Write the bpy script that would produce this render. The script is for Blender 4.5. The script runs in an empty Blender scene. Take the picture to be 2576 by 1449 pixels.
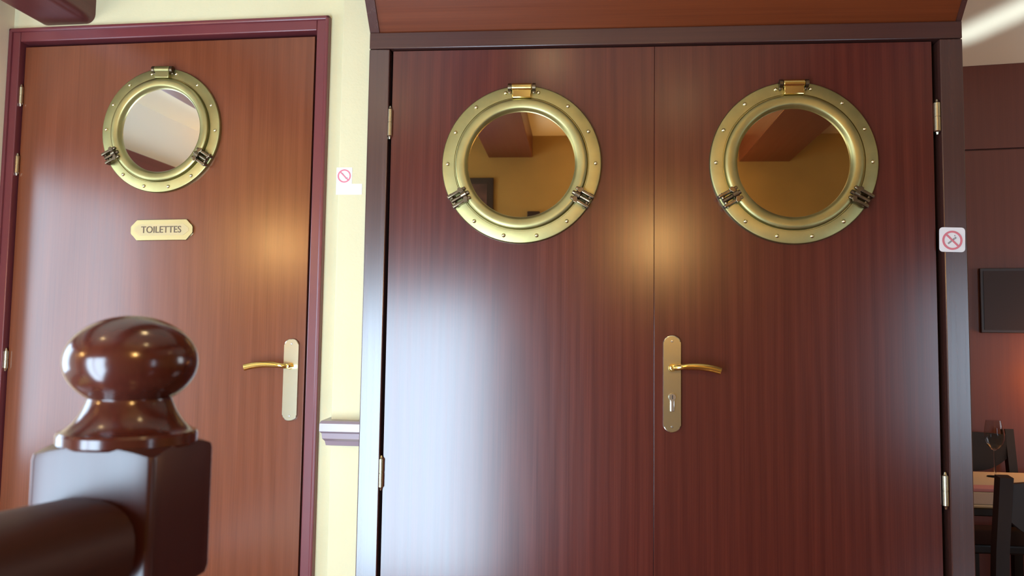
import bpy, bmesh, math, random
from mathutils import Vector, Matrix
random.seed(7)
C = bpy.context.scene.collection
SC = bpy.context.scene
PI = math.pi

# ---------------------------------------------------------------- camera, world, exposure
H = 1.12                                   # eye height
yaw, pitch, roll = 0.0881, 0.0689, 0.0143
fwd = Vector((-math.sin(yaw)*math.cos(pitch), math.cos(yaw)*math.cos(pitch), math.sin(pitch)))
r0 = Vector((math.cos(yaw), math.sin(yaw), 0)); u0 = r0.cross(fwd)
rr = r0*math.cos(roll) + u0*math.sin(roll)
uu = -r0*math.sin(roll) + u0*math.cos(roll)
cd = bpy.data.cameras.new('camera'); cam = bpy.data.objects.new('camera', cd); C.objects.link(cam)
cam.matrix_world = Matrix(((rr.x, uu.x, -fwd.x, -0.2192), (rr.y, uu.y, -fwd.y, -2.455),
                           (rr.z, uu.z, -fwd.z, H), (0, 0, 0, 1)))
cd.sensor_width = 36; cd.lens = 2000/2576*36; cd.clip_start = 0.02
cd.dof.use_dof = True; cd.dof.focus_distance = 2.5; cd.dof.aperture_fstop = 8
SC.camera = cam
SC.view_settings.view_transform = 'Standard'; SC.view_settings.look = 'None'
SC.view_settings.gamma = 1; SC.view_settings.exposure = 0.0
SC.view_settings.use_curve_mapping = False
w = bpy.data.worlds.new('world'); SC.world = w; w.use_nodes = True
w.node_tree.nodes['Background'].inputs[0].default_value = (0.62, 0.75, 1.0, 1)
w.node_tree.nodes['Background'].inputs[1].default_value = 1.0

DAY = (0.60, 0.80, 1.0)                    # colour of the daylight behind the window panes
WIN_BACK, WIN_LEFT, WIN_RIGHT = 27.0, 10.5, 9.0      # pane radiance
LAMP_CEIL, LAMP_WALL, LAMP_FAR = 80, 110, 42

# ---------------------------------------------------------------- materials
def nt(name):
    m = bpy.data.materials.new(name); m.use_nodes = True
    n = m.node_tree.nodes; l = m.node_tree.links
    return m, n, l, n['Principled BSDF']

def plain(name, col, rough=0.5, metal=0.0, spec=0.5, coat=0.0, var=0.0, scale=8.0, bump=0.0, bscale=60.0):
    m, n, l, b = nt(name)
    b.inputs['Base Color'].default_value = (*col, 1); b.inputs['Roughness'].default_value = rough
    b.inputs['Metallic'].default_value = metal; b.inputs['Specular IOR Level'].default_value = spec
    b.inputs['Coat Weight'].default_value = coat; b.inputs['Coat Roughness'].default_value = 0.06
    tc = n.new('ShaderNodeTexCoord')
    if var:
        no = n.new('ShaderNodeTexNoise'); no.inputs['Scale'].default_value = scale; no.inputs['Detail'].default_value = 5
        l.new(tc.outputs['Object'], no.inputs['Vector'])
        cr = n.new('ShaderNodeValToRGB')
        cr.color_ramp.elements[0].position = 0.3; cr.color_ramp.elements[1].position = 0.7
        cr.color_ramp.elements[0].color = (*[c*(1-var) for c in col], 1)
        cr.color_ramp.elements[1].color = (*[min(1, c*(1+var)) for c in col], 1)
        l.new(no.outputs['Fac'], cr.inputs['Fac']); l.new(cr.outputs['Color'], b.inputs['Base Color'])
    if bump:
        nb = n.new('ShaderNodeTexNoise'); nb.inputs['Scale'].default_value = bscale; nb.inputs['Detail'].default_value = 4
        l.new(tc.outputs['Object'], nb.inputs['Vector'])
        bp = n.new('ShaderNodeBump'); bp.inputs['Strength'].default_value = bump; bp.inputs['Distance'].default_value = 0.004
        l.new(nb.outputs['Fac'], bp.inputs['Height']); l.new(bp.outputs['Normal'], b.inputs['Normal'])
    return m

def wood(name, dark, light, rough=0.3, axis='Z', spec=0.5, coat=0.0, fine=1.0, bands=0.16, off=(0, 0, 0), coat_rough=0.1):
    """veneer: fine pores drawn out along the grain, and wide arched growth rings"""
    m, n, l, b = nt(name)
    b.inputs['Specular IOR Level'].default_value = spec
    b.inputs['Coat Weight'].default_value = coat; b.inputs['Coat Roughness'].default_value = coat_rough
    tc = n.new('ShaderNodeTexCoord')
    def mapped(sc):
        mp = n.new('ShaderNodeMapping'); l.new(tc.outputs['Object'], mp.inputs['Vector'])
        mp.inputs['Scale'].default_value = sc; mp.inputs['Location'].default_value = off
        return mp.outputs['Vector']
    g = {'X': 0, 'Y': 1, 'Z': 2}[axis]
    def sc(a, c): v = [a, a, a]; v[g] = c; return tuple(v)
    f1 = n.new('ShaderNodeTexNoise'); f1.inputs['Scale'].default_value = 1; f1.inputs['Detail'].default_value = 6
    l.new(mapped(sc(240*fine, 3.0)), f1.inputs['Vector'])
    f2 = n.new('ShaderNodeTexNoise'); f2.inputs['Scale'].default_value = 1; f2.inputs['Detail'].default_value = 3
    f2.inputs['Distortion'].default_value = 0.4
    l.new(mapped(sc(60*fine, 0.8)), f2.inputs['Vector'])
    wv = n.new('ShaderNodeTexWave'); wv.wave_type = 'RINGS'; wv.rings_direction = 'SPHERICAL'
    wv.inputs['Scale'].default_value = 1.5; wv.inputs['Distortion'].default_value = 3.0
    wv.inputs['Detail'].default_value = 3; wv.inputs['Detail Scale'].default_value = 0.7
    l.new(mapped(sc(5.0, 0.42)), wv.inputs['Vector'])
    def mth(op, a, c, k=None):
        q = n.new('ShaderNodeMath'); q.operation = op
        for i, v in enumerate((a, c)):
            if isinstance(v, (int, float)): q.inputs[i].default_value = v
            else: l.new(v, q.inputs[i])
        return q.outputs[0]
    s = mth('ADD', mth('MULTIPLY', f1.outputs['Fac'], 0.5), mth('MULTIPLY', f2.outputs['Fac'], 0.5))
    s = mth('ADD', mth('MULTIPLY', s, 1-bands*0.5), mth('MULTIPLY', wv.outputs['Fac'], bands*0.5))
    cr = n.new('ShaderNodeValToRGB')
    cr.color_ramp.elements[0].position = 0.25; cr.color_ramp.elements[1].position = 0.75
    cr.color_ramp.elements[0].color = (*dark, 1); cr.color_ramp.elements[1].color = (*light, 1)
    l.new(s, cr.inputs['Fac']); l.new(cr.outputs['Color'], b.inputs['Base Color'])
    rg = n.new('ShaderNodeMapRange'); rg.inputs['To Min'].default_value = rough*0.9; rg.inputs['To Max'].default_value = rough*1.15
    l.new(f2.outputs['Fac'], rg.inputs['Value']); l.new(rg.outputs['Result'], b.inputs['Roughness'])
    return m

def emit(name, col, strength):
    m, n, l, b = nt(name); n.remove(b)
    e = n.new('ShaderNodeEmission'); e.inputs[0].default_value = (*col, 1); e.inputs[1].default_value = strength
    l.new(e.outputs[0], n['Material Output'].inputs[0]); return m

M = {}
M['veneer'] = wood('mahogany_veneer', (0.050, 0.0085, 0.0065), (0.104, 0.019, 0.012), 0.22, spec=0.6, bands=0.24)
M['veneer_b'] = wood('mahogany_veneer_right', (0.048, 0.008, 0.006), (0.098, 0.018, 0.011), 0.22, spec=0.6, bands=0.24, off=(3.1, 0, 0.45))
M['veneer_left'] = wood('mahogany_veneer_pale', (0.112, 0.028, 0.011), (0.175, 0.046, 0.018), 0.21, spec=0.6, bands=0.22, off=(1.3, 0, 1.9))
M['frame_dark'] = wood('dark_mahogany_frame', (0.045, 0.016, 0.013), (0.07, 0.024, 0.018), 0.26, spec=0.9, bands=0.1)
M['frame_dark_x'] = wood('dark_mahogany_frame_level', (0.045, 0.016, 0.013), (0.07, 0.024, 0.018), 0.28, axis='X', bands=0.1)
M['hood'] = wood('orange_mahogany_hood', (0.095, 0.019, 0.005), (0.15, 0.033, 0.008), 0.30, axis='X')
M['frame_maroon'] = plain('maroon_paint', (0.135, 0.027, 0.030), 0.3, var=0.06)
M['beam'] = wood('maroon_beam', (0.075, 0.018, 0.017), (0.115, 0.028, 0.024), 0.33, axis='Y', bands=0.15)
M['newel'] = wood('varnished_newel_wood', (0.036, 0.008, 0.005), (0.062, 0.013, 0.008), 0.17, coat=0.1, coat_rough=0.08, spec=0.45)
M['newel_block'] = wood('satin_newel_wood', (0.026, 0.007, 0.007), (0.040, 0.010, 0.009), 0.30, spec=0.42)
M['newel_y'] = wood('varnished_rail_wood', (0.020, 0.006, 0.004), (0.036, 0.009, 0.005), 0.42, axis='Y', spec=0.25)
M['cream'] = plain('cream_wall_paint', (0.66, 0.54, 0.31), 0.75, spec=0.2, var=0.06, scale=3.0, bump=0.25, bscale=120)
M['white_wall'] = plain('pale_wall_paint', (0.60, 0.52, 0.32), 0.75, spec=0.2, var=0.05, scale=3.0, bump=0.25, bscale=120)
M['left_wall'] = plain('off_white_wall_paint', (0.74, 0.70, 0.60), 0.75, spec=0.2)
M['tan'] = plain('tan_wall_paint', (0.78, 0.62, 0.42), 0.75, spec=0.2, var=0.05, scale=3.0)
M['yellow'] = plain('ochre_wall_paint', (0.46, 0.30, 0.10), 0.8, spec=0.2, var=0.10, scale=2.5)
M['ceiling'] = plain('ceiling_paint', (0.68, 0.63, 0.50), 0.55, spec=0.3)
M['floor'] = plain('red_tile_floor', (0.17, 0.05, 0.028), 0.10, spec=1.0, var=0.2, scale=2.0)
M['rail'] = plain('dado_rail_paint', (0.25, 0.18, 0.20), 0.28, spec=0.8)
M['brass'] = plain('aged_brass', (0.33, 0.290, 0.125), 0.42, metal=1.0, var=0.14, scale=14.0)
M['brass_bright'] = plain('polished_brass', (0.80, 0.62, 0.22), 0.18, metal=1.0)
M['brass_satin'] = plain('satin_brass', (0.64, 0.61, 0.45), 0.22, metal=1.0)
M['screw_brass'] = plain('highlight_screw_brass', (0.85, 0.76, 0.48), 0.2, metal=1.0)  # paler brass puts the highlights of the screw heads into the colour
M['bronze'] = plain('dark_bronze', (0.16, 0.12, 0.075), 0.32, metal=1.0, var=0.3, scale=50)
M['steel'] = plain('lock_steel', (0.55, 0.53, 0.50), 0.25, metal=1.0)
M['black'] = plain('gap_shade', (0.012, 0.006, 0.005), 0.7)  # near-black colour stands in for the shade inside gaps
M['mirror_pale'] = plain('silvered_glass', (0.93, 0.93, 0.90), 0.015, metal=1.0)
M['mirror_amber'] = plain('amber_silvered_glass', (0.72, 0.60, 0.42), 0.015, metal=1.0)
M['letter'] = plain('engraved_lettering', (0.10, 0.06, 0.03), 0.6)
M['plaque'] = plain('plaque_brass', (0.38, 0.31, 0.15), 0.42, metal=1.0)
M['plaque_field'] = plain('plaque_field', (0.40, 0.31, 0.16), 0.5, metal=0.7)
M['paper'] = plain('white_sticker', (0.72, 0.70, 0.72), 0.35)
M['red'] = plain('sticker_red', (0.60, 0.16, 0.20), 0.4)
M['grey_ink'] = plain('sticker_grey', (0.28, 0.26, 0.27), 0.5)
M['far_wood'] = wood('dark_wall_panel', (0.105, 0.026, 0.017), (0.14, 0.036, 0.023), 0.42, bands=0.2)
M['chair_wood'] = plain('dark_chair_wood', (0.016, 0.008, 0.005), 0.4, spec=0.3, var=0.2)
M['cloth_cream'] = plain('cream_table_cloth', (0.36, 0.28, 0.18), 0.8)
M['cloth_pink'] = plain('pink_napkin', (0.36, 0.13, 0.13), 0.85)
M['cloth_grey'] = plain('grey_table_mat', (0.24, 0.19, 0.16), 0.85)
M['table_skirt'] = plain('table_side', (0.03, 0.015, 0.010), 0.6)
M['dark_glass'] = plain('dark_glossy_glass', (0.030, 0.016, 0.014), 0.4, spec=0.25)
M['dark_frame'] = plain('dark_picture_frame', (0.028, 0.014, 0.014), 0.4)
M['print'] = plain('picture_print', (0.10, 0.05, 0.05), 0.5, var=0.5, scale=9)
M['win_frame'] = plain('window_frame_paint', (0.30, 0.10, 0.07), 0.4)
M['day_back'] = emit('daylit_pane', DAY, WIN_BACK)
M['day_left'] = emit('daylit_pane_side', DAY, WIN_LEFT)
M['day_right'] = emit('daylit_pane_shaded', DAY, WIN_RIGHT)
M['fill_dim'] = emit('fill_pane_dim_room', (0.85, 0.93, 1.0), 9.0)  # added glowing pane that lifts the ceiling of the dim room
M['lamp_warm'] = emit('warm_lamp_glass', (1.0, 0.72, 0.36), LAMP_CEIL)
M['sconce'] = emit('sconce_shade_glass', (1.0, 0.62, 0.22), LAMP_WALL)
M['sconce_far'] = emit('amber_shade_glass', (1.0, 0.42, 0.10), LAMP_FAR)
gm, gn, gl, gb = nt('clear_glass'); gb.inputs['Transmission Weight'].default_value = 1.0
gb.inputs['Roughness'].default_value = 0.02; gb.inputs['IOR'].default_value = 1.2
M['glass'] = gm

# ---------------------------------------------------------------- mesh helpers
def box(bm, x0, x1, y0, y1, z0, z1, bev=0.0, seg=2):
    r = bmesh.ops.create_cube(bm, size=1.0, matrix=Matrix.Translation(((x0+x1)/2, (y0+y1)/2, (z0+z1)/2)) @
                              Matrix.Diagonal((x1-x0, y1-y0, z1-z0, 1)))
    if bev:
        vs = r['verts']; es = list({e for v in vs for e in v.link_edges})
        bmesh.ops.bevel(bm, geom=es, offset=bev, segments=seg, affect='EDGES', profile=0.5)

def lathe(bm, prof, axis='Z', c=(0, 0, 0), seg=48, close=False, a0=0.0):
    """prof: (radius, height) pairs revolved about the axis through c"""
    c = Vector(c); rings = []
    for (r, h) in prof:
        ring = []
        if r < 1e-6:
            p = {'Z': Vector((0, 0, h)), 'Y': Vector((0, h, 0)), 'X': Vector((h, 0, 0))}[axis]
            ring = [bm.verts.new(c+p)]
        else:
            for k in range(seg):
                a = a0 + 2*PI*k/seg; ca, sa = r*math.cos(a), r*math.sin(a)
                p = {'Z': Vector((ca, sa, h)), 'Y': Vector((ca, h, sa)), 'X': Vector((h, ca, sa))}[axis]
                ring.append(bm.verts.new(c+p))
        rings.append(ring)
    pairs = list(zip(rings, rings[1:]))
    if close: pairs.append((rings[-1], rings[0]))
    for a, b in pairs:
        for k in range(seg):
            k2 = (k+1) % seg
            if len(a) == 1 and len(b) == 1: continue
            if len(a) == 1: bm.faces.new((a[0], b[k], b[k2]))
            elif len(b) == 1: bm.faces.new((a[k], a[k2], b[0]))
            else: bm.faces.new((a[k], a[k2], b[k2], b[k]))

def prism(bm, pts, lo, hi, axis='Y', bev=0.0):
    """closed outline swept along an axis: outline is (x,z) for Y, (y,z) for X, (x,y) for Z"""
    def P(p, t):
        return {'Y': (p[0], t, p[1]), 'X': (t, p[0], p[1]), 'Z': (p[0], p[1], t)}[axis]
    a = [bm.verts.new(P(p, lo)) for p in pts]; b = [bm.verts.new(P(p, hi)) for p in pts]
    fs = [bm.faces.new(a), bm.faces.new(b)]
    n = len(pts)
    for i in range(n): fs.append(bm.faces.new((a[i], a[(i+1) % n], b[(i+1) % n], b[i])))
    if bev:
        es = list(fs[0].edges) + list(fs[1].edges)
        bmesh.ops.bevel(bm, geom=es, offset=bev, segments=2, affect='EDGES', profile=0.5)

def sweep(bm, path, sect, up=Vector((0, 0, 1))):
    """sect(i) -> list of (side, up) offsets; path -> points"""
    rings = []
    for i, p in enumerate(path):
        t = (path[min(i+1, len(path)-1)] - path[max(i-1, 0)]).normalized()
        s = t.cross(up).normalized(); v = s.cross(t).normalized()
        rings.append([bm.verts.new(p + s*a + v*b) for a, b in sect(i)])
    for a, b in zip(rings, rings[1:]):
        n = len(a)
        for k in range(n): bm.faces.new((a[k], a[(k+1) % n], b[(k+1) % n], b[k]))
    bm.faces.new(rings[0]); bm.faces.new(rings[-1])

def obj(name, bm, mat, parent=None, smooth=20, loc=None):
    bmesh.ops.recalc_face_normals(bm, faces=bm.faces[:])
    me = bpy.data.meshes.new(name); bm.to_mesh(me); bm.free()
    for p in me.polygons: p.use_smooth = True
    me.set_sharp_from_angle(angle=math.radians(smooth))
    me.materials.append(M[mat] if isinstance(mat, str) else mat)
    o = bpy.data.objects.new(name, me); C.objects.link(o)
    if parent: o.parent = parent
    if loc is not None: o.location = loc
    return o

def new(): return bmesh.new()
def empty(name, loc, rz=0.0):
    o = bpy.data.objects.new(name, None); C.objects.link(o); o.location = loc; o.rotation_euler = (0, 0, rz)
    o.empty_display_size = 0.1
    return o
def tag(o, label, cat, group=None, kind=None):
    o['label'] = label; o['category'] = cat
    if group: o['group'] = group
    if kind: o['kind'] = kind
    return o
def struct(o, label=None, cat=None):
    o['kind'] = 'structure'
    if label: o['label'] = label
    if cat: o['category'] = cat
    return o
def text_mesh(name, body, size, depth, mat, parent, loc, sx=1.0):
    cu = bpy.data.curves.new(name, 'FONT'); cu.body = body; cu.size = size; cu.extrude = depth
    cu.align_x = 'CENTER'; cu.align_y = 'CENTER'
    t = bpy.data.objects.new(name, cu); C.objects.link(t)
    bpy.context.view_layer.update()
    me = bpy.data.meshes.new_from_object(t.evaluated_get(bpy.context.evaluated_depsgraph_get()))
    bpy.data.objects.remove(t); bpy.data.curves.remove(cu)
    me.transform(Matrix.Rotation(PI/2, 4, 'X') @ Matrix.Diagonal((sx, 1, 1, 1)))
    me.name = name; me.materials.clear(); me.materials.append(M[mat])
    o = bpy.data.objects.new(name, me); C.objects.link(o); o.parent = parent; o.location = loc
    return o

# ---------------------------------------------------------------- the room shell
YB, XL, XR, CZ = -3.155, -3.2, 3.6, 2.60
LA = math.radians(2.5)                    # the toilet door's wall stands slightly askew
LP = Vector((-0.95, 0.20, 0.0))
def LW(u, v=0.0, z=0.0):                  # point on that wall -> world
    return Vector((LP.x + u*math.cos(LA) + v*math.sin(LA), LP.y - u*math.sin(LA) + v*math.cos(LA), z))

SX0, SX1, SY = -2.45, -0.67, -1.30          # stairwell going down to the glazed door in the back wall
bm = new(); box(bm, XL, SX0, YB, SY, -0.10, 0.0); box(bm, SX1, 1.05, YB, SY, -0.10, 0.0); box(bm, XL, 0.955, SY, 2.6, -0.10, 0.0); box(bm, 0.955, 1.05, SY, 0.02, -0.10, 0.0); box(bm, 1.05, XR, YB, 0.02, -0.10, 0.0)
struct(obj('floor', bm, 'floor'))
bm = new(); box(bm, 0.955, XR, 0.02, 3.0, -0.30, -0.20); box(bm, 0.955, XR, 0.0, 0.02, -0.3, -0.10)
struct(obj('floor', bm, 'floor'))
bm = new(); box(bm, XL-0.1, XR+0.1, YB-0.1, 3.0, CZ, CZ+0.10); struct(obj('ceiling', bm, 'ceiling'))

bm = new()
for i in range(6):
    box(bm, SX0, SX1, SY-0.29*(i+1), SY-0.29*i, -1.25, -0.17*(i+1), 0.004)
box(bm, SX0, SX1, YB, SY-0.29*6, -1.25, -1.10)
struct(obj('staircase', bm, 'floor'))
bm = new(); box(bm, SX0-0.05, SX0, YB, SY, -1.25, -0.10); box(bm, SX1, SX1+0.05, YB, SY, -1.25, -0.10); box(bm, SX0, SX1, SY, SY+0.05, -1.25, -0.10)
struct(obj('wall_stairwell', bm, 'yellow'))

def wall_holes(name, mat, axis, plane, th, a0, a1, z0, z1, holes):
    """wall with rectangular openings; axis='X' runs along x at y=plane"""
    bm = new()
    def seg(p, q, c, d):
        if q-p < 1e-4 or d-c < 1e-4: return
        if axis == 'X': box(bm, p, q, min(plane, plane+th), max(plane, plane+th), c, d)
        else: box(bm, min(plane, plane+th), max(plane, plane+th), p, q, c, d)
    cur = a0
    for (h0, h1, hz0, hz1) in sorted(holes):
        seg(cur, h0, z0, z1); seg(h0, h1, z0, hz0); seg(h0, h1, hz1, z1); cur = h1
    seg(cur, a1, z0, z1)
    return struct(obj(name, bm, mat))
WB = (-2.10, -0.86, -1.00, 1.48)           # glazed garden door, left part of the back wall
WRt = (2.08, 3.0, 0.40, 1.60)            # window, right part of the back wall
WL = (-1.85, -0.45, 0.45, 2.02)           # tall window in the left wall (y range)
wall_holes('wall_back', 'yellow', 'X', YB, -0.12, XL, XR, -1.25, CZ, [WB, WRt])
wall_holes('wall_left', 'left_wall', 'Y', XL, -0.12, YB, 0.6, 0, CZ, [WL])
WD = (0.1, 1.2, 0.9, 2.1)                 # unseen window added in the right wall to brighten the dim room
wall_holes('wall_right', 'yellow', 'Y', XR, 0.12, YB, 3.0, -0.3, CZ, [WD])

def window(name, axis, plane, a0, a1, z0, z1, pane_mat, cols, rows, out):
    bm = new(); t = 0.055
    def bar(p, q, c, d, dep=0.05):
        lo, hi = sorted((plane, plane+out*dep))
        if axis == 'X': box(bm, p, q, lo, hi, c, d, 0.004)
        else: box(bm, lo, hi, p, q, c, d, 0.004)
    bar(a0, a1, z0, z0+t); bar(a0, a1, z1-t, z1); bar(a0, a0+t, z0+t, z1-t); bar(a1-t, a1, z0+t, z1-t)
    for i in range(1, cols):
        x = a0+(a1-a0)*i/cols; bar(x-0.02, x+0.02, z0+t, z1-t, 0.04)
    for i in range(1, rows):
        z = z0+(z1-z0)*i/rows; bar(a0+t, a1-t, z-0.015, z+0.015, 0.04)
    f = struct(obj(name, bm, 'win_frame'))
    bm = new(); p = plane+out*0.055
    if axis == 'X': vs = [(a0, p, z0), (a1, p, z0), (a1, p, z1), (a0, p, z1)]
    else: vs = [(p, a0, z0), (p, a1, z0), (p, a1, z1), (p, a0, z1)]
    bm.faces.new([bm.verts.new(v) for v in vs]); obj('pane', bm, pane_mat, f)
    return f
window('window_1', 'X', YB, *WB, 'day_back', 2, 1, -1)
window('window_2', 'X', YB, *WRt, 'day_right', 2, 1, -1)
window('fill_window', 'Y', XR, *WD, 'fill_dim', 2, 1, 1)
window('window_3', 'Y', XL, *WL, 'day_left', 2, 1, -1)

# wall with the toilet door: opening u -1.345..-0.205, z ..2.20
def lwall(name, segs, mat, v0=0.0, v1=0.12):
    bm = new()
    for (p, q, c, d) in segs: box(bm, p, q, v0, v1, c, d)
    o = obj(name, bm, mat); o.location = LP; o.rotation_euler = (0, 0, -LA); return struct(o)
lwall('wall_recess', [(-1.39, -1.36, 0, CZ), (-1.36, -0.185, 2.23, CZ), (-0.185, 0.08, 0, CZ)], 'white_wall')
bm = new()                                  # short return on the left of that recess, and the wall it belongs to
a = LW(-1.387, 0.1); b = LW(-1.387, -0.14)
prism(bm, [(a.x, a.y), (b.x, b.y), (XL, b.y+0.03), (XL, a.y+0.05)], 0, CZ, 'Z'); struct(obj('wall_side', bm, 'tan'))
bm = new(); box(bm, -1.015, -0.895, 0.05, 0.22, 0, CZ, 0.004); struct(obj('wall_pier', bm, 'white_wall'))
bm = new(); box(bm, -0.90, 0.91, 0.40, 0.46, 0, CZ); box(bm, 0.88, 0.91, 0.085, 2.3, -0.2, CZ); box(bm, -0.93, -0.90, 0.2, 0.46, 0, CZ)
struct(obj('wall_closet', bm, 'far_wood'))

# dado rail wrapped round the pier
bm = new()
prof = [(0, 0.868), (-0.052, 0.868), (-0.060, 0.860), (-0.060, 0.836), (-0.048, 0.829), (-0.044, 0.812), (-0.030, 0.803), (-0.024, 0.789), (0, 0.785)]
pl = [((-0.905, 0.05), (0, -1)), ((-1.015, 0.05), (-0.30, -1)), ((-1.015, 0.205), (-0.6, 0))]
rings = []
for (x, y), (nx, ny) in pl:
    rings.append([bm.verts.new((x + nx*(-p[0]), y + ny*(-p[0]), p[1])) for p in prof])
for a, b in zip(rings, rings[1:]):
    for k in range(len(prof)):
        bm.faces.new((a[k], a[(k+1) % len(prof)], b[(k+1) % len(prof)], b[k]))
bm.faces.new(rings[0]); bm.faces.new(rings[-1])
struct(obj('trim_1', bm, 'rail'))['label'] = 'mauve painted dado rail across the narrow cream pier between the doors'

# ---------------------------------------------------------------- porthole, handle, hinge builders (front faces -y)
def porthole(parent, x, z, R, mirror, rot=0.0):
    k = R/0.25
    bm = new()
    p = [(0.250, 0.0), (0.250, -0.0095), (0.2492, -0.0118), (0.2475, -0.0136), (0.245, -0.0145), (0.2115, -0.0145), (0.2105, -0.0115), (0.2080, -0.0115)]
    p += [(0.2070, -0.0135), (0.2062, -0.0215), (0.2045, -0.0250), (0.2015, -0.0270), (0.1975, -0.0280), (0.1930, -0.0283), (0.1800, -0.0272), (0.1765, -0.0262),
          (0.1740, -0.0245), (0.1715, -0.0215), (0.1690, -0.0170), (0.1675, -0.0140), (0.1675, 0.0)]
    lathe(bm, [(r*k, h) for r, h in p], 'Y', (0, 0, 0), 96, close=True)
    ring = obj('porthole', bm, 'brass', parent, smooth=25, loc=(x, 0, z)); ring.rotation_euler = (0, rot, 0)
    bm = new(); lathe(bm, [(0.0, -0.0085), (0.1685*k, -0.0085)], 'Y', (0, 0, 0), 96)
    obj('mirror_glass', bm, mirror, ring)
    # hinge tab at the top: central knuckle between two lugs
    bm = new()
    box(bm, -0.030*k, 0.030*k, -0.032, -0.012, 0.205*k, 0.232*k, 0.003)
    lathe(bm, [(0, -0.031*k), (0.011, -0.031*k), (0.012, -0.029*k), (0.012, 0.029*k), (0.011, 0.031*k), (0, 0.031*k)], 'X', (0, -0.026, 0.240*k), 20)
    obj('hinge_tab', bm, 'brass_bright' if R > 0.24 else 'brass', ring)
    bm = new()
    for s in (-1, 1):
        lathe(bm, [(0, s*0.033*k), (0.0125, s*0.033*k), (0.0125, s*0.043*k), (0, s*0.043*k)], 'X', (0, -0.024, 0.240*k), 20)
        box(bm, min(s*0.033, s*0.043)*k, max(s*0.033, s*0.043)*k, -0.024, -0.008, 0.222*k, 0.248*k, 0.002)
    obj('hinge_lug', bm, 'bronze', ring)
    # two swing-bolt dogs at 4 and 8 o'clock
    for a in (-0.52, PI+0.52):
        bm = new()
        for s in (-1, 1):
            box(bm, 0.188*k, 0.252*k, -0.038, -0.012, s*0.017-0.005, s*0.017+0.005, 0.003)
        lathe(bm, [(0, -0.024), (0.0055, -0.024), (0.0055, 0.024), (0, 0.024)], 'Z', (0.240*k, -0.026, 0), 14)
        lathe(bm, [(0, 0.184*k), (0.0065, 0.186*k), (0.0065, 0.246*k), (0, 0.248*k)], 'X', (0, -0.030, 0), 14)
        lathe(bm, [(0, 0.194*k), (0.012, 0.196*k), (0.010, 0.212*k), (0, 0.214*k)], 'X', (0, -0.034, 0), 16)
        for s in (-1, 1):                                     # the wings of the nut
            pts = [(0.196*k, 0.006*s), (0.206*k, 0.006*s), (0.214*k, 0.018*s), (0.212*k, 0.025*s), (0.203*k, 0.026*s), (0.197*k, 0.018*s)]
            prism(bm, pts, -0.041, -0.034, 'Y', 0.0012)
        o = obj('clamp', bm, 'bronze', ring); o.rotation_euler = (0, -a, 0)
    # round-headed fixing screws on the flange
    me = None
    for q in range(14):
        a = PI/2 + 2*PI*(q+0.5)/14
        if me is None:
            bm = new(); lathe(bm, [(0, -0.0050), (0.003, -0.0045), (0.0052, -0.0026), (0.0064, 0)], 'Y', (0, 0, 0), 16)
            s = obj('screw', bm, 'screw_brass', ring, smooth=50); me = s.data
        else:
            s = bpy.data.objects.new('screw', me); C.objects.link(s); s.parent = ring
        s.location = (0.231*k*math.cos(a), -0.0145, 0.231*k*math.sin(a))
    return ring

def handle(parent, x, z_axis, z_top, z_bot, side, length, lock):
    wv = 0.026; bm = new(); pts = []
    for i in range(13): a = PI*i/12; pts.append((wv*math.cos(a), z_top-wv*0.85 + wv*0.85*math.sin(a)))
    for i in range(13): a = PI + PI*i/12; pts.append((wv*math.cos(a), z_bot+wv*0.85 + wv*0.85*math.sin(a)))
    prism(bm, [(p[0], p[1]-z_axis) for p in pts], -0.009, 0.0, 'Y', 0.003)
    pl = obj('handle_plate', bm, 'brass_satin', parent, loc=(x, 0, z_axis))
    bm = new()
    lathe(bm, [(0, -0.013), (0.0115, -0.013), (0.0115, -0.009), (0.0125, -0.008)], 'Y', (0, 0, 0), 24)
    path = [Vector((0, -0.008, 0)), Vector((0, -0.032, 0)), Vector((side*0.004, -0.042, 0.0005)), Vector((side*0.014, -0.049, 0.002)), Vector((side*0.028, -0.051, 0.004))]
    for i in range(1, 9):
        t = i/8; path.append(Vector((side*(0.028+(length-0.028)*t), -0.051+0.004*t, 0.004 + 0.004*math.sin(PI*t*0.8) - 0.013*t*t)))
    def sec(i):
        f = i/(len(path)-1); w = 0.0085 if i < 3 else 0.0075; h = 0.0085 if i < 3 else 0.0095+0.0022*f
        return [(w*0.9*math.cos(2*PI*k/16), h*math.sin(2*PI*k/16)) for k in range(16)]
    sweep(bm, path[2:], sec)
    lathe(bm, [(0, -0.047), (0.0075, -0.046), (0.0085, -0.043), (0.0085, -0.012)], 'Y', (0, 0, 0), 20)
    obj('lever', bm, 'brass_bright', pl, smooth=50)
    for zz in (z_top-0.018, z_bot+0.018):
        bm = new(); lathe(bm, [(0, -0.0108), (0.003, -0.0105), (0.0042, -0.0085)], 'Y', (0, 0, zz-z_axis), 14)
        obj('screw', bm, 'steel', pl)
    if lock:
        bm = new(); lathe(bm, [(0, -0.018), (0.0100, -0.018), (0.0106, -0.017), (0.0106, -0.008)], 'Y', (0, 0, -0.088), 24)
        box(bm, -0.006, 0.006, -0.017, -0.008, -0.131, -0.092, 0.002)
        lk = obj('lock_cylinder', bm, 'steel', pl)
        bm = new(); box(bm, -0.0012, 0.0012, -0.0186, -0.0175, -0.094, -0.082); obj('keyhole', bm, 'black', lk)
    return pl

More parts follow.
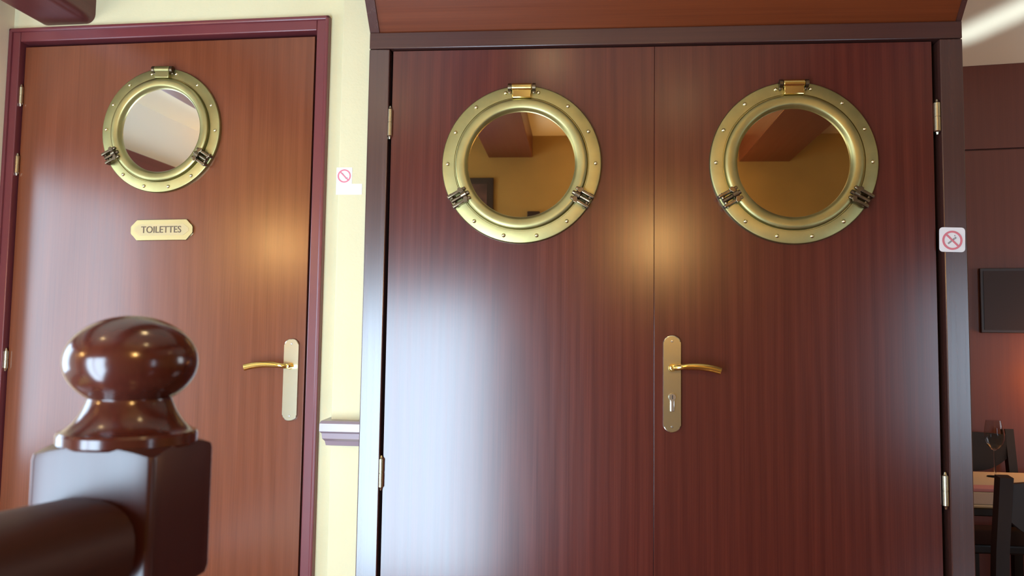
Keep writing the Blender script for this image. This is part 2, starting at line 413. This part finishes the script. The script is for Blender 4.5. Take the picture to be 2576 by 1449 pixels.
def hinge(parent, x, z, ln, y=-0.006, r=0.0085):
    h = ln/2
    bm = new()
    lathe(bm, [(0, -h-0.012), (0.003, -h-0.011), (0.005, -h-0.004), (r, -h), (r, -0.0012), (r*0.86, -0.0008), (r*0.86, 0.0008), (r, 0.0012), (r, h),
               (0.005, h+0.004), (0.003, h+0.011), (0, h+0.012)], 'Z', (0, 0, 0), 20)
    return obj('hinge', bm, 'brass_satin', parent, loc=(x, y, z))

# ---------------------------------------------------------------- double doors and their frame
bm = new()
box(bm, -0.905, -0.838, -0.014, 0.09, 0, 2.052, 0.003); box(bm, 0.848, 0.914, -0.014, 0.09, 0, 2.052, 0.003)
t2 = obj('trim_2', bm, 'frame_dark'); struct(t2, 'dark mahogany frame around the double doors', 'door frame')
bm = new(); box(bm, -0.905, 0.914, -0.014, 0.09, 2.054, 2.107, 0.003); obj('head', bm, 'frame_dark_x', t2)
bm = new(); box(bm, -0.838, 0.848, 0.042, 0.085, 0, 2.054); obj('rebate_shade', bm, 'black', t2)  # black sheet behind the leaves, painting the shade in the door gaps

def leaf_door(name, x0, x1, mat, label, px, pz):
    o = empty(name, ((x0+x1)/2, 0, 0)); c = (x0+x1)/2
    bm = new(); box(bm, x0-c, x1-c, 0.0, 0.040, 0.006, 2.050, 0.0007)
    obj('leaf', bm, mat, o); struct(o, label, 'door')
    porthole(o, px-c, pz, 0.250, 'mirror_amber'); return o, c
d2, c2 = leaf_door('door_1', -0.830, -0.0005, 'veneer', 'left leaf of the mahogany double doors, with brass porthole and no handle', -0.412, 1.678)
d3, c3 = leaf_door('door_2', 0.0005, 0.830, 'veneer_b', 'right leaf of the mahogany double doors, with brass porthole and lever handle', 0.4163, 1.678)
hinge(d2, -0.834-c2, 1.815, 0.085); hinge(d2, -0.834-c2, 0.713, 0.085)
hinge(d3, 0.839-c3, 1.815, 0.085, r=0.010); hinge(d3, 0.839-c3, 0.709, 0.085)
handle(d3, 0.054-c3, 1.052, 1.150, 0.857, 1, 0.138, True)

# sloping hood from the frame head to the ceiling
bm = new()
ang = [(0.0, 2.107), (-0.45, CZ), (0.09, CZ), (0.09, 2.107)]
prism(bm, [(0.0, 2.107), (-0.448, CZ), (0.09, CZ), (0.09, 2.107)], -0.905, 0.914, 'X')
hood = struct(obj('trim_3', bm, 'hood'), 'sloping orange-brown wooden hood above the double doors', 'hood')
for x0, x1 in ((-0.9055, -0.875), (0.900, 0.9145)):
    bm = new(); prism(bm, [(-0.001, 2.107), (-0.008, 2.108), (-0.452, CZ-0.001), (-0.440, CZ-0.001)], x0, x1, 'X')
    obj('edge_strip', bm, 'frame_dark', hood)

# ---------------------------------------------------------------- toilet door on the left
def at_left(o): o.location = LP; o.rotation_euler = (0, 0, -LA); return o
bm = new()
def casing(x0, x1, z0, z1):
    box(bm, x0, x1, -0.018, 0.06, z0, z1, 0.004)
casing(-1.387, -1.343, 0, 2.253); casing(-0.202, -0.156, 0, 2.253); casing(-1.343, -0.202, 2.203, 2.253)
# rounded bead along the outer edge, and the stop inside
box(bm, -1.3875, -1.372, -0.026, -0.01, 0, 2.254, 0.006); box(bm, -0.171, -0.1555, -0.026, -0.01, 0, 2.254, 0.006); box(bm, -1.3875, -0.1555, -0.026, -0.01, 2.238, 2.254, 0.006)
tl = at_left(obj('trim_4', bm, 'frame_maroon')); struct(tl, 'maroon painted frame around the toilet door', 'door frame')
bm = new(); box(bm, -1.343, -0.202, 0.050, 0.060, 0, 2.203); obj('rebate_shade', bm, 'black', tl)  # black sheet behind the toilet door for the shade round its edge

d1 = empty('door_3', LW(-0.7735), -LA); struct(d1, 'reddish single toilet door on the left, with porthole and name plate', 'door')
ofs = 0.7735
bm = new(); box(bm, -1.337+ofs, -0.216+ofs, 0.004, 0.044, 0.006, 2.190, 0.0015); obj('leaf', bm, 'veneer_left', d1)
ph = porthole(d1, -0.778+ofs, 1.862, 0.226, 'mirror_pale', 0.03); ph.location.y = 0.004
hl = handle(d1, -0.262+ofs, 1.030, 1.124, 0.842, -1, 0.150, False); hl.location.y = 0.004
for z in (2.005, 1.747, 1.034): hinge(d1, -1.3395+ofs, z, 0.06, -0.004, 0.0075)
# name plate
def plate_outline(w, h, cut, tip):
    return [(-w+cut, h), (w-cut, h), (w-cut*0.5, h*0.62), (w-tip*0.2, h*0.36), (w, h*0.28), (w, -h*0.28), (w-tip*0.2, -h*0.36), (w-cut*0.5, -h*0.62), (w-cut, -h),
            (-w+cut, -h), (-w+cut*0.5, -h*0.62), (-w+tip*0.2, -h*0.36), (-w, -h*0.28), (-w, h*0.28), (-w+tip*0.2, h*0.36), (-w+cut*0.5, h*0.62)]
bm = new(); prism(bm, plate_outline(0.118, 0.037, 0.024, 0.02), -0.005, 0.004, 'Y', 0.0015)
sp = obj('name_plate', bm, 'plaque', d1, loc=(-0.760+ofs, 0.0, 1.503)); sp.rotation_euler = (0, -0.01, 0)
bm = new(); prism(bm, plate_outline(0.104, 0.020, 0.020, 0.016), -0.0056, -0.003, 'Y'); obj('field', bm, 'plaque_field', sp)
text_mesh('lettering', 'TOILETTES', 0.034, 0.0008, 'letter', sp, (0, -0.0063, -0.0005), 0.93)

# ---------------------------------------------------------------- ceiling beams and pelmet
def beam(name, x0, x1, z0, y0, y1, r):
    bm = new(); pts = [(x0, CZ)]
    for cx, a0 in ((x0+r, PI), (x1-r, 1.5*PI)):
        for i in range(7): a = a0 + PI/2*i/6; pts.append((cx+r*math.cos(a), z0+r+r*math.sin(a)))
    pts.append((x1, CZ)); prism(bm, pts, y0, y1, 'Y'); return struct(obj(name, bm, 'beam'))
bm5 = beam('trim_5', -1.283, -1.06, 2.268, -3.20, 0.0, 0.035); bm5.location = LP; bm5.rotation_euler = (0, 0, -LA)
bm5['label'] = 'rounded maroon beam ending above the toilet door frame'
beam('trim_6', -0.895, -0.58, 2.445, YB, -0.50, 0.004)
beam('trim_7', 0.865, 1.21, 2.405, YB, -0.50, 0.004)
bm = new(); box(bm, XL, XL+0.14, -2.9, -0.3, 2.04, 2.235, 0.005); struct(obj('trim_8', bm, 'beam'))

# ---------------------------------------------------------------- newel post and handrail
nx, ny = -0.5925, -1.8195
np_ = tag(empty('newel_post', (nx, ny, 0)), 'dark varnished newel post with a flattened ball top, in front of the toilet door', 'newel post')
bm = new()
hw = 0.0503
ol = []
for cx, cy, a0 in ((1, 1, 0), (-1, 1, PI/2), (-1, -1, PI), (1, -1, 1.5*PI)):      # rounded square outline
    for i in range(5):
        a = a0+PI/2*i/4; ol.append(Vector((cx*(hw-0.005)+0.005*math.cos(a), cy*(hw-0.005)+0.005*math.sin(a))))
    nxt = {(1, 1): (-1, 1), (-1, 1): (-1, -1), (-1, -1): (1, -1), (1, -1): (1, 1)}[(cx, cy)]
    p, q = Vector((ol[-1].x, ol[-1].y)), Vector((nxt[0]*(hw-0.005), nxt[1]*(hw-0.005))) + (ol[-1]-Vector((cx*(hw-0.005), cy*(hw-0.005))))
    for i in range(1, 8): ol.append(p.lerp(q, i/8))
def cap(p, s): r2 = (p*s).length_squared; return 1.0435 - 3.2*r2 - (0.004 if s > 0.999 else 0.0)
rings = [[bm.verts.new((p.x*0.9, p.y*0.9, 0.917)) for p in ol], [bm.verts.new((p.x*0.97, p.y*0.97, 0.918)) for p in ol], [bm.verts.new((p.x, p.y, 0.924)) for p in ol]]
for sc_ in (1.0, 0.985, 0.95, 0.85, 0.7, 0.5):
    rings.append([bm.verts.new((p.x*sc_, p.y*sc_, cap(p, sc_))) for p in ol])
for a, b in zip(rings, rings[1:]):
    for k in range(len(ol)): bm.faces.new((a[k], a[(k+1) % len(ol)], b[(k+1) % len(ol)], b[k]))
bm.faces.new(rings[0]); bm.faces.new(rings[-1])
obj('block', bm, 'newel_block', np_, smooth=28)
bm = new()
fin = [(0, 1.032), (0.0520, 1.032), (0.0535, 1.0340), (0.0535, 1.0410), (0.0522, 1.0432), (0.0490, 1.0446), (0.0455, 1.0470), (0.0420, 1.0505), (0.0388, 1.0550), (0.0358, 1.0605), (0.0335, 1.0660), (0.0322, 1.0695)]
for i in range(0, 29):
    t = -0.90 + (PI/2+0.90)*i/28
    fin.append((0.0518*math.cos(t) if i < 28 else 0, 1.1000 + (0.0382)*math.sin(t)))
lathe(bm, fin, 'Z', (0, 0, 0), 72); obj('ball_finial', bm, 'newel', np_, smooth=30)
bm = new()
shaft = [(0.028, 0.920), (0.046, 0.912), (0.048, 0.905), (0.044, 0.898), (0.030, 0.890), (0.028, 0.875), (0.034, 0.80), (0.043, 0.68), (0.046, 0.58), (0.040, 0.50), (0.030, 0.455), (0.034, 0.44), (0.046, 0.43), (0.046, 0.42), (0.03, 0.41)]
lathe(bm, shaft, 'Z', (0, 0, 0), 48); obj('turned_shaft', bm, 'newel', np_, smooth=50)
bm = new(); box(bm, -hw, hw, -hw, hw, 0.0, 0.415, 0.006, 3); obj('foot_block', bm, 'newel', np_)

bm = new()
path = [Vector((-0.594, -1.8775, 0.961)), Vector((-0.596, -1.92, 0.9635)), Vector((-0.600, -2.1, 0.974)), Vector((-0.606, -2.5, 0.998)), Vector((-0.61, YB+0.002, 1.04))]
def rsec(i):
    o = []
    for k in range(28):
        a = 2*PI*k/28; ca, sa = math.cos(a), math.sin(a)
        o.append((0.046*math.copysign(abs(ca)**0.75, ca), 0.037*math.copysign(abs(sa)**0.8, sa)))
    return o
sweep(bm, path, rsec)
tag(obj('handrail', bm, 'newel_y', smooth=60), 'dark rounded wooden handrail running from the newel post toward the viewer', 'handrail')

# ---------------------------------------------------------------- stickers
def ring_bm(ro, ri, y0, y1):
    bm = new(); lathe(bm, [(ro, y1), (ro, y0), (ri, y0), (ri, y1)], 'Y', (0, 0, 0), 40, close=True); return bm
def sticker_marks(parent, r, dx, dz, rz=0.0):
    o = obj('red_ring', ring_bm(r, r*0.80, -0.0012, 0.0), 'red', parent, loc=(dx, -0.0008, dz))
    bm = new(); box(bm, -r*0.86, r*0.86, -0.0012, 0, -r*0.09, r*0.09)
    o2 = obj('red_bar', bm, 'red', parent, loc=(dx, -0.0009, dz)); o2.rotation_euler = (0, PI/4, 0)
    bm = new(); box(bm, -r*0.55, r*0.28, -0.0010, 0, -r*0.09, r*0.09); box(bm, r*0.32, r*0.50, -0.0010, 0, -r*0.09, r*0.09)
    lathe(bm, [(r*0.07, -0.001), (0, -0.001)], 'Y', (r*0.5, 0, r*0.22), 8)
    o3 = obj('cigarette', bm, 'grey_ink', parent, loc=(dx, -0.0005, dz)); o3.rotation_euler = (0, rz, 0)
s1 = tag(empty('no_smoking_sticker', (-0.995, 0.05, 1.655)), 'white square no smoking sticker with a paper strip, on the cream pier', 'sticker')
bm = new(); box(bm, -0.026, 0.026, -0.0008, 0.0, -0.026, 0.028); obj('backing', bm, 'paper', s1)
bm = new(); box(bm, -0.026, 0.060, -0.0010, 0.0, -0.061, -0.026); obj('paper_strip', bm, 'paper', s1)
sticker_marks(s1, 0.022, 0.0, 0.0, 0.9)
s2 = tag(empty('no_smoking_sticker', (0.870, -0.014, 1.443)), 'white rounded no smoking sticker on the dark frame right of the double doors', 'sticker')
bm = new(); q = []; hs, cr_ = 0.0365, 0.010
for cx, cz, a0 in ((hs-cr_, hs-cr_, 0), (-hs+cr_, hs-cr_, PI/2), (-hs+cr_, -hs+cr_, PI), (hs-cr_, -hs+cr_, 1.5*PI)):
    for i in range(5): a = a0+PI/2*i/4; q.append((cx+cr_*math.cos(a), cz+cr_*math.sin(a)))
prism(bm, q, -0.0015, 0.0, 'Y'); obj('backing', bm, 'paper', s2)
sticker_marks(s2, 0.0285, 0.0, -0.002, -0.7); s2.rotation_euler = (0, 0.02, 0)
for c in s2.children:
    if c.name.startswith(('red', 'cig')): c.location.y -= 0.0008

# ---------------------------------------------------------------- the dim room on the right
FA = math.radians(9)
FP = Vector((0.9, 1.95, 0))
def FW(u, v=0.0, z=0.0): return Vector((FP.x+u*math.cos(FA)+v*math.sin(FA), FP.y-u*math.sin(FA)+v*math.cos(FA), z))
def at_far(o): o.location = FP; o.rotation_euler = (0, 0, -FA); return o
bm = new(); box(bm, -0.02, 2.85, 0.02, 0.12, -0.2, CZ)
box(bm, -0.02, 2.85, 0.0, 0.022, 2.158, CZ, 0.002); box(bm, -0.02, 2.85, 0.0, 0.022, -0.2, 2.15, 0.002)
struct(at_far(obj('wall_far', bm, 'far_wood')))

# dark glossy panel set on the far wall
m_ = tag(empty('wall_panel', FW(1.37, 0.0, 1.37), -FA), 'dark wide panel hung on the far brown wall near the right edge', 'panel')
bm = new(); box(bm, -0.45, 0.45, -0.02, 0.0, -0.165, 0.165, 0.003); obj('backing', bm, 'dark_frame', m_)
bm = new(); box(bm, -0.435, 0.435, -0.023, -0.018, -0.15, 0.15); obj('face', bm, 'dark_glass', m_)

# table with its cloths
tb = tag(empty('dining_table', (1.60, 1.14, -0.2)), 'low dark dining table with a cream top cloth, behind the right door frame', 'table')
bm = new(); box(bm, -0.44, 0.44, -0.44, 0.44, 0.70, 0.730, 0.004); obj('tabletop', bm, 'chair_wood', tb)
bm = new(); box(bm, -0.442, 0.442, -0.442, 0.442, 0.7305, 0.737, 0.002); obj('top_cloth', bm, 'cloth_cream', tb)
for sx in (-0.40, 0.40):
    for sy in (-0.40, 0.40):
        bm = new(); box(bm, sx-0.03, sx+0.03, sy-0.03, sy+0.03, 0, 0.70, 0.004); obj('leg', bm, 'chair_wood', tb)
bm = new(); box(bm, -0.12, 0.12, -0.05, 0.05, 0, 0.014, 0.004)
o = tag(obj('napkin', bm, 'cloth_pink', loc=(1.47, 1.06, 0.537)), 'folded pink napkin lying on the cream table at the right', 'napkin')
bm = new(); box(bm, -0.16, 0.16, -0.12, 0.12, 0, 0.003, 0.001)
tag(obj('place_mat', bm, 'cloth_grey', loc=(1.40, 0.85, 0.537)), 'greyish place mat at the near edge of the cream table', 'place mat')
bm = new(); lathe(bm, [(0, 0.0), (0.034, 0.0), (0.034, 0.003), (0.004, 0.007), (0.004, 0.12), (0.018, 0.130), (0.032, 0.146), (0.041, 0.172), (0.042, 0.195), (0.038, 0.230), (0.033, 0.258), (0.0318, 0.258), (0.0368, 0.229), (0.0408, 0.195), (0.0398, 0.173), (0.031, 0.148), (0.017, 0.133), (0, 0.128)], 'Z', (0, 0, 0), 28)
tag(obj('wine_glass', bm, 'glass', loc=(1.68, 1.43, 0.537)), 'clear stemmed glass standing on the far side of the table', 'glass')

def chair(name, loc, rz, label):
    c = empty(name, loc, rz); tag(c, label, 'chair', 'dark wooden dining chairs at the right')
    bm = new(); box(bm, -0.21, 0.21, -0.21, 0.21, 0.43, 0.47, 0.008); obj('seat', bm, 'chair_wood', c)
    for sx in (-0.19, 0.19):
        bm = new(); sweep(bm, [Vector((sx, 0.20, 0)), Vector((sx, 0.195, 0.45)), Vector((sx, 0.215, 0.70)), Vector((sx, 0.25, 0.93))],
                          lambda i: [(-0.02, -0.017), (0.02, -0.017), (0.02, 0.017), (-0.02, 0.017)], Vector((0, 1, 0)))
        obj('back_post', bm, 'chair_wood', c)
        bm = new(); box(bm, sx-0.02, sx+0.02, -0.205, -0.165, 0, 0.43, 0.003); obj('leg', bm, 'chair_wood', c)
    bm = new()
    # back board with a curved lower edge
    up = []; lo = []
    for i in range(13):
        x = -0.17+0.34*i/12; t = x/0.17; up.append((x, 0.915-0.010*t*t)); lo.append((x, 0.725+0.065*abs(t)**2.5))
    pts = up + lo[::-1]
    prism(bm, pts, 0.222, 0.244, 'Y'); obj('back_board', bm, 'chair_wood', c)
    return c
chair('dining_chair', (1.69, 1.46, -0.2), 0.0, 'dark wooden chair with a curved back board behind the table')
chair('dining_chair', (1.275, 0.41, -0.2), PI, 'dark wooden chair cut off by the right edge, nearest the viewer')

# ---------------------------------------------------------------- lamps and things behind the viewer (seen in the mirrors or as gleams)
def wall_lamp(loc, rz, mat, label, r=0.075):
    o = tag(empty('wall_lamp', loc, rz), label, 'lamp')
    bm = new(); lathe(bm, [(0, -0.02), (0.045, -0.018), (0.05, 0)], 'Y', (0, 0, 0), 28); box(bm, -0.012, 0.012, -0.10, -0.01, -0.012, 0.012, 0.003); obj('bracket', bm, 'brass', o)
    bm = new(); lathe(bm, [(r*0.55, -0.02), (r, 0.16), (r*0.97, 0.16), (r*0.5, -0.015), (0, -0.015)], 'Z', (0, -0.10, -0.07), 32); obj('shade', bm, mat, o)
    return o
wall_lamp((0.294, YB, 1.81), PI, 'sconce', 'warm glass wall lamp on the ochre wall behind the viewer')
wall_lamp(FW(1.36, 0.0, 0.98), -FA, 'sconce_far', 'amber wall lamp glowing on the dark far wall at the right', 0.09)
wall_lamp((-2.88, YB, 1.85), PI, 'sconce', 'warm glass wall lamp in the left corner behind the viewer')
def ceiling_lamp(x, y, label):
    o = tag(empty('ceiling_lamp', (x, y, CZ)), label, 'lamp', 'round ceiling lamps')
    bm = new(); lathe(bm, [(0.075, 0), (0.075, -0.012), (0.055, -0.018), (0.05, -0.006), (0.05, 0)], 'Z', (0, 0, 0), 32, close=True); obj('rim', bm, 'brass', o)
    bm = new(); lathe(bm, [(0.052, -0.010), (0.03, -0.020), (0, -0.024)], 'Z', (0, 0, 0), 28); obj('bulb_glass', bm, 'lamp_warm', o)
ceiling_lamp(-0.40, -1.55, 'round ceiling lamp over the newel post')
ceiling_lamp(0.35, -2.3, 'round ceiling lamp between the two square beams')
ceiling_lamp(-1.45, -2.3, 'round ceiling lamp beside the rounded maroon beam')
ceiling_lamp(2.4, -1.2, 'round ceiling lamp right of the square beams')
pf = tag(empty('picture_frame', (-1.06, YB, 2.12)), 'dark framed picture on the ochre wall, seen in the left double door porthole', 'picture')
bm = new(); box(bm, -0.205, 0.205, 0.0, 0.025, -0.20, 0.173, 0.003); obj('frame', bm, 'dark_frame', pf)
bm = new(); box(bm, -0.160, 0.160, 0.024, 0.027, -0.155, 0.128); obj('print', bm, 'print', pf)
bm = new(); box(bm, -0.045, 0.045, 0, 0.04, -0.10, 0.03, 0.005)
tag(obj('wall_box', bm, 'dark_frame', loc=(-0.565, YB, 2.02)), 'small dark box fixed to the ochre wall', 'box')

# unseen area light over the table, added for the pale streak on the ceiling
ld = bpy.data.lights.new('ceiling_streak_light', 'AREA'); ld.shape = 'RECTANGLE'; ld.size = 0.05; ld.size_y = 1.0
ld.energy = 0.75; ld.spread = math.radians(9); ld.color = (0.80, 0.94, 1.0)
lo_ = bpy.data.objects.new('ceiling_streak_light', ld); C.objects.link(lo_)
lo_.location = (1.70, 1.02, 0.60); lo_.rotation_euler = (PI, 0, math.atan2(0.116, 0.332))
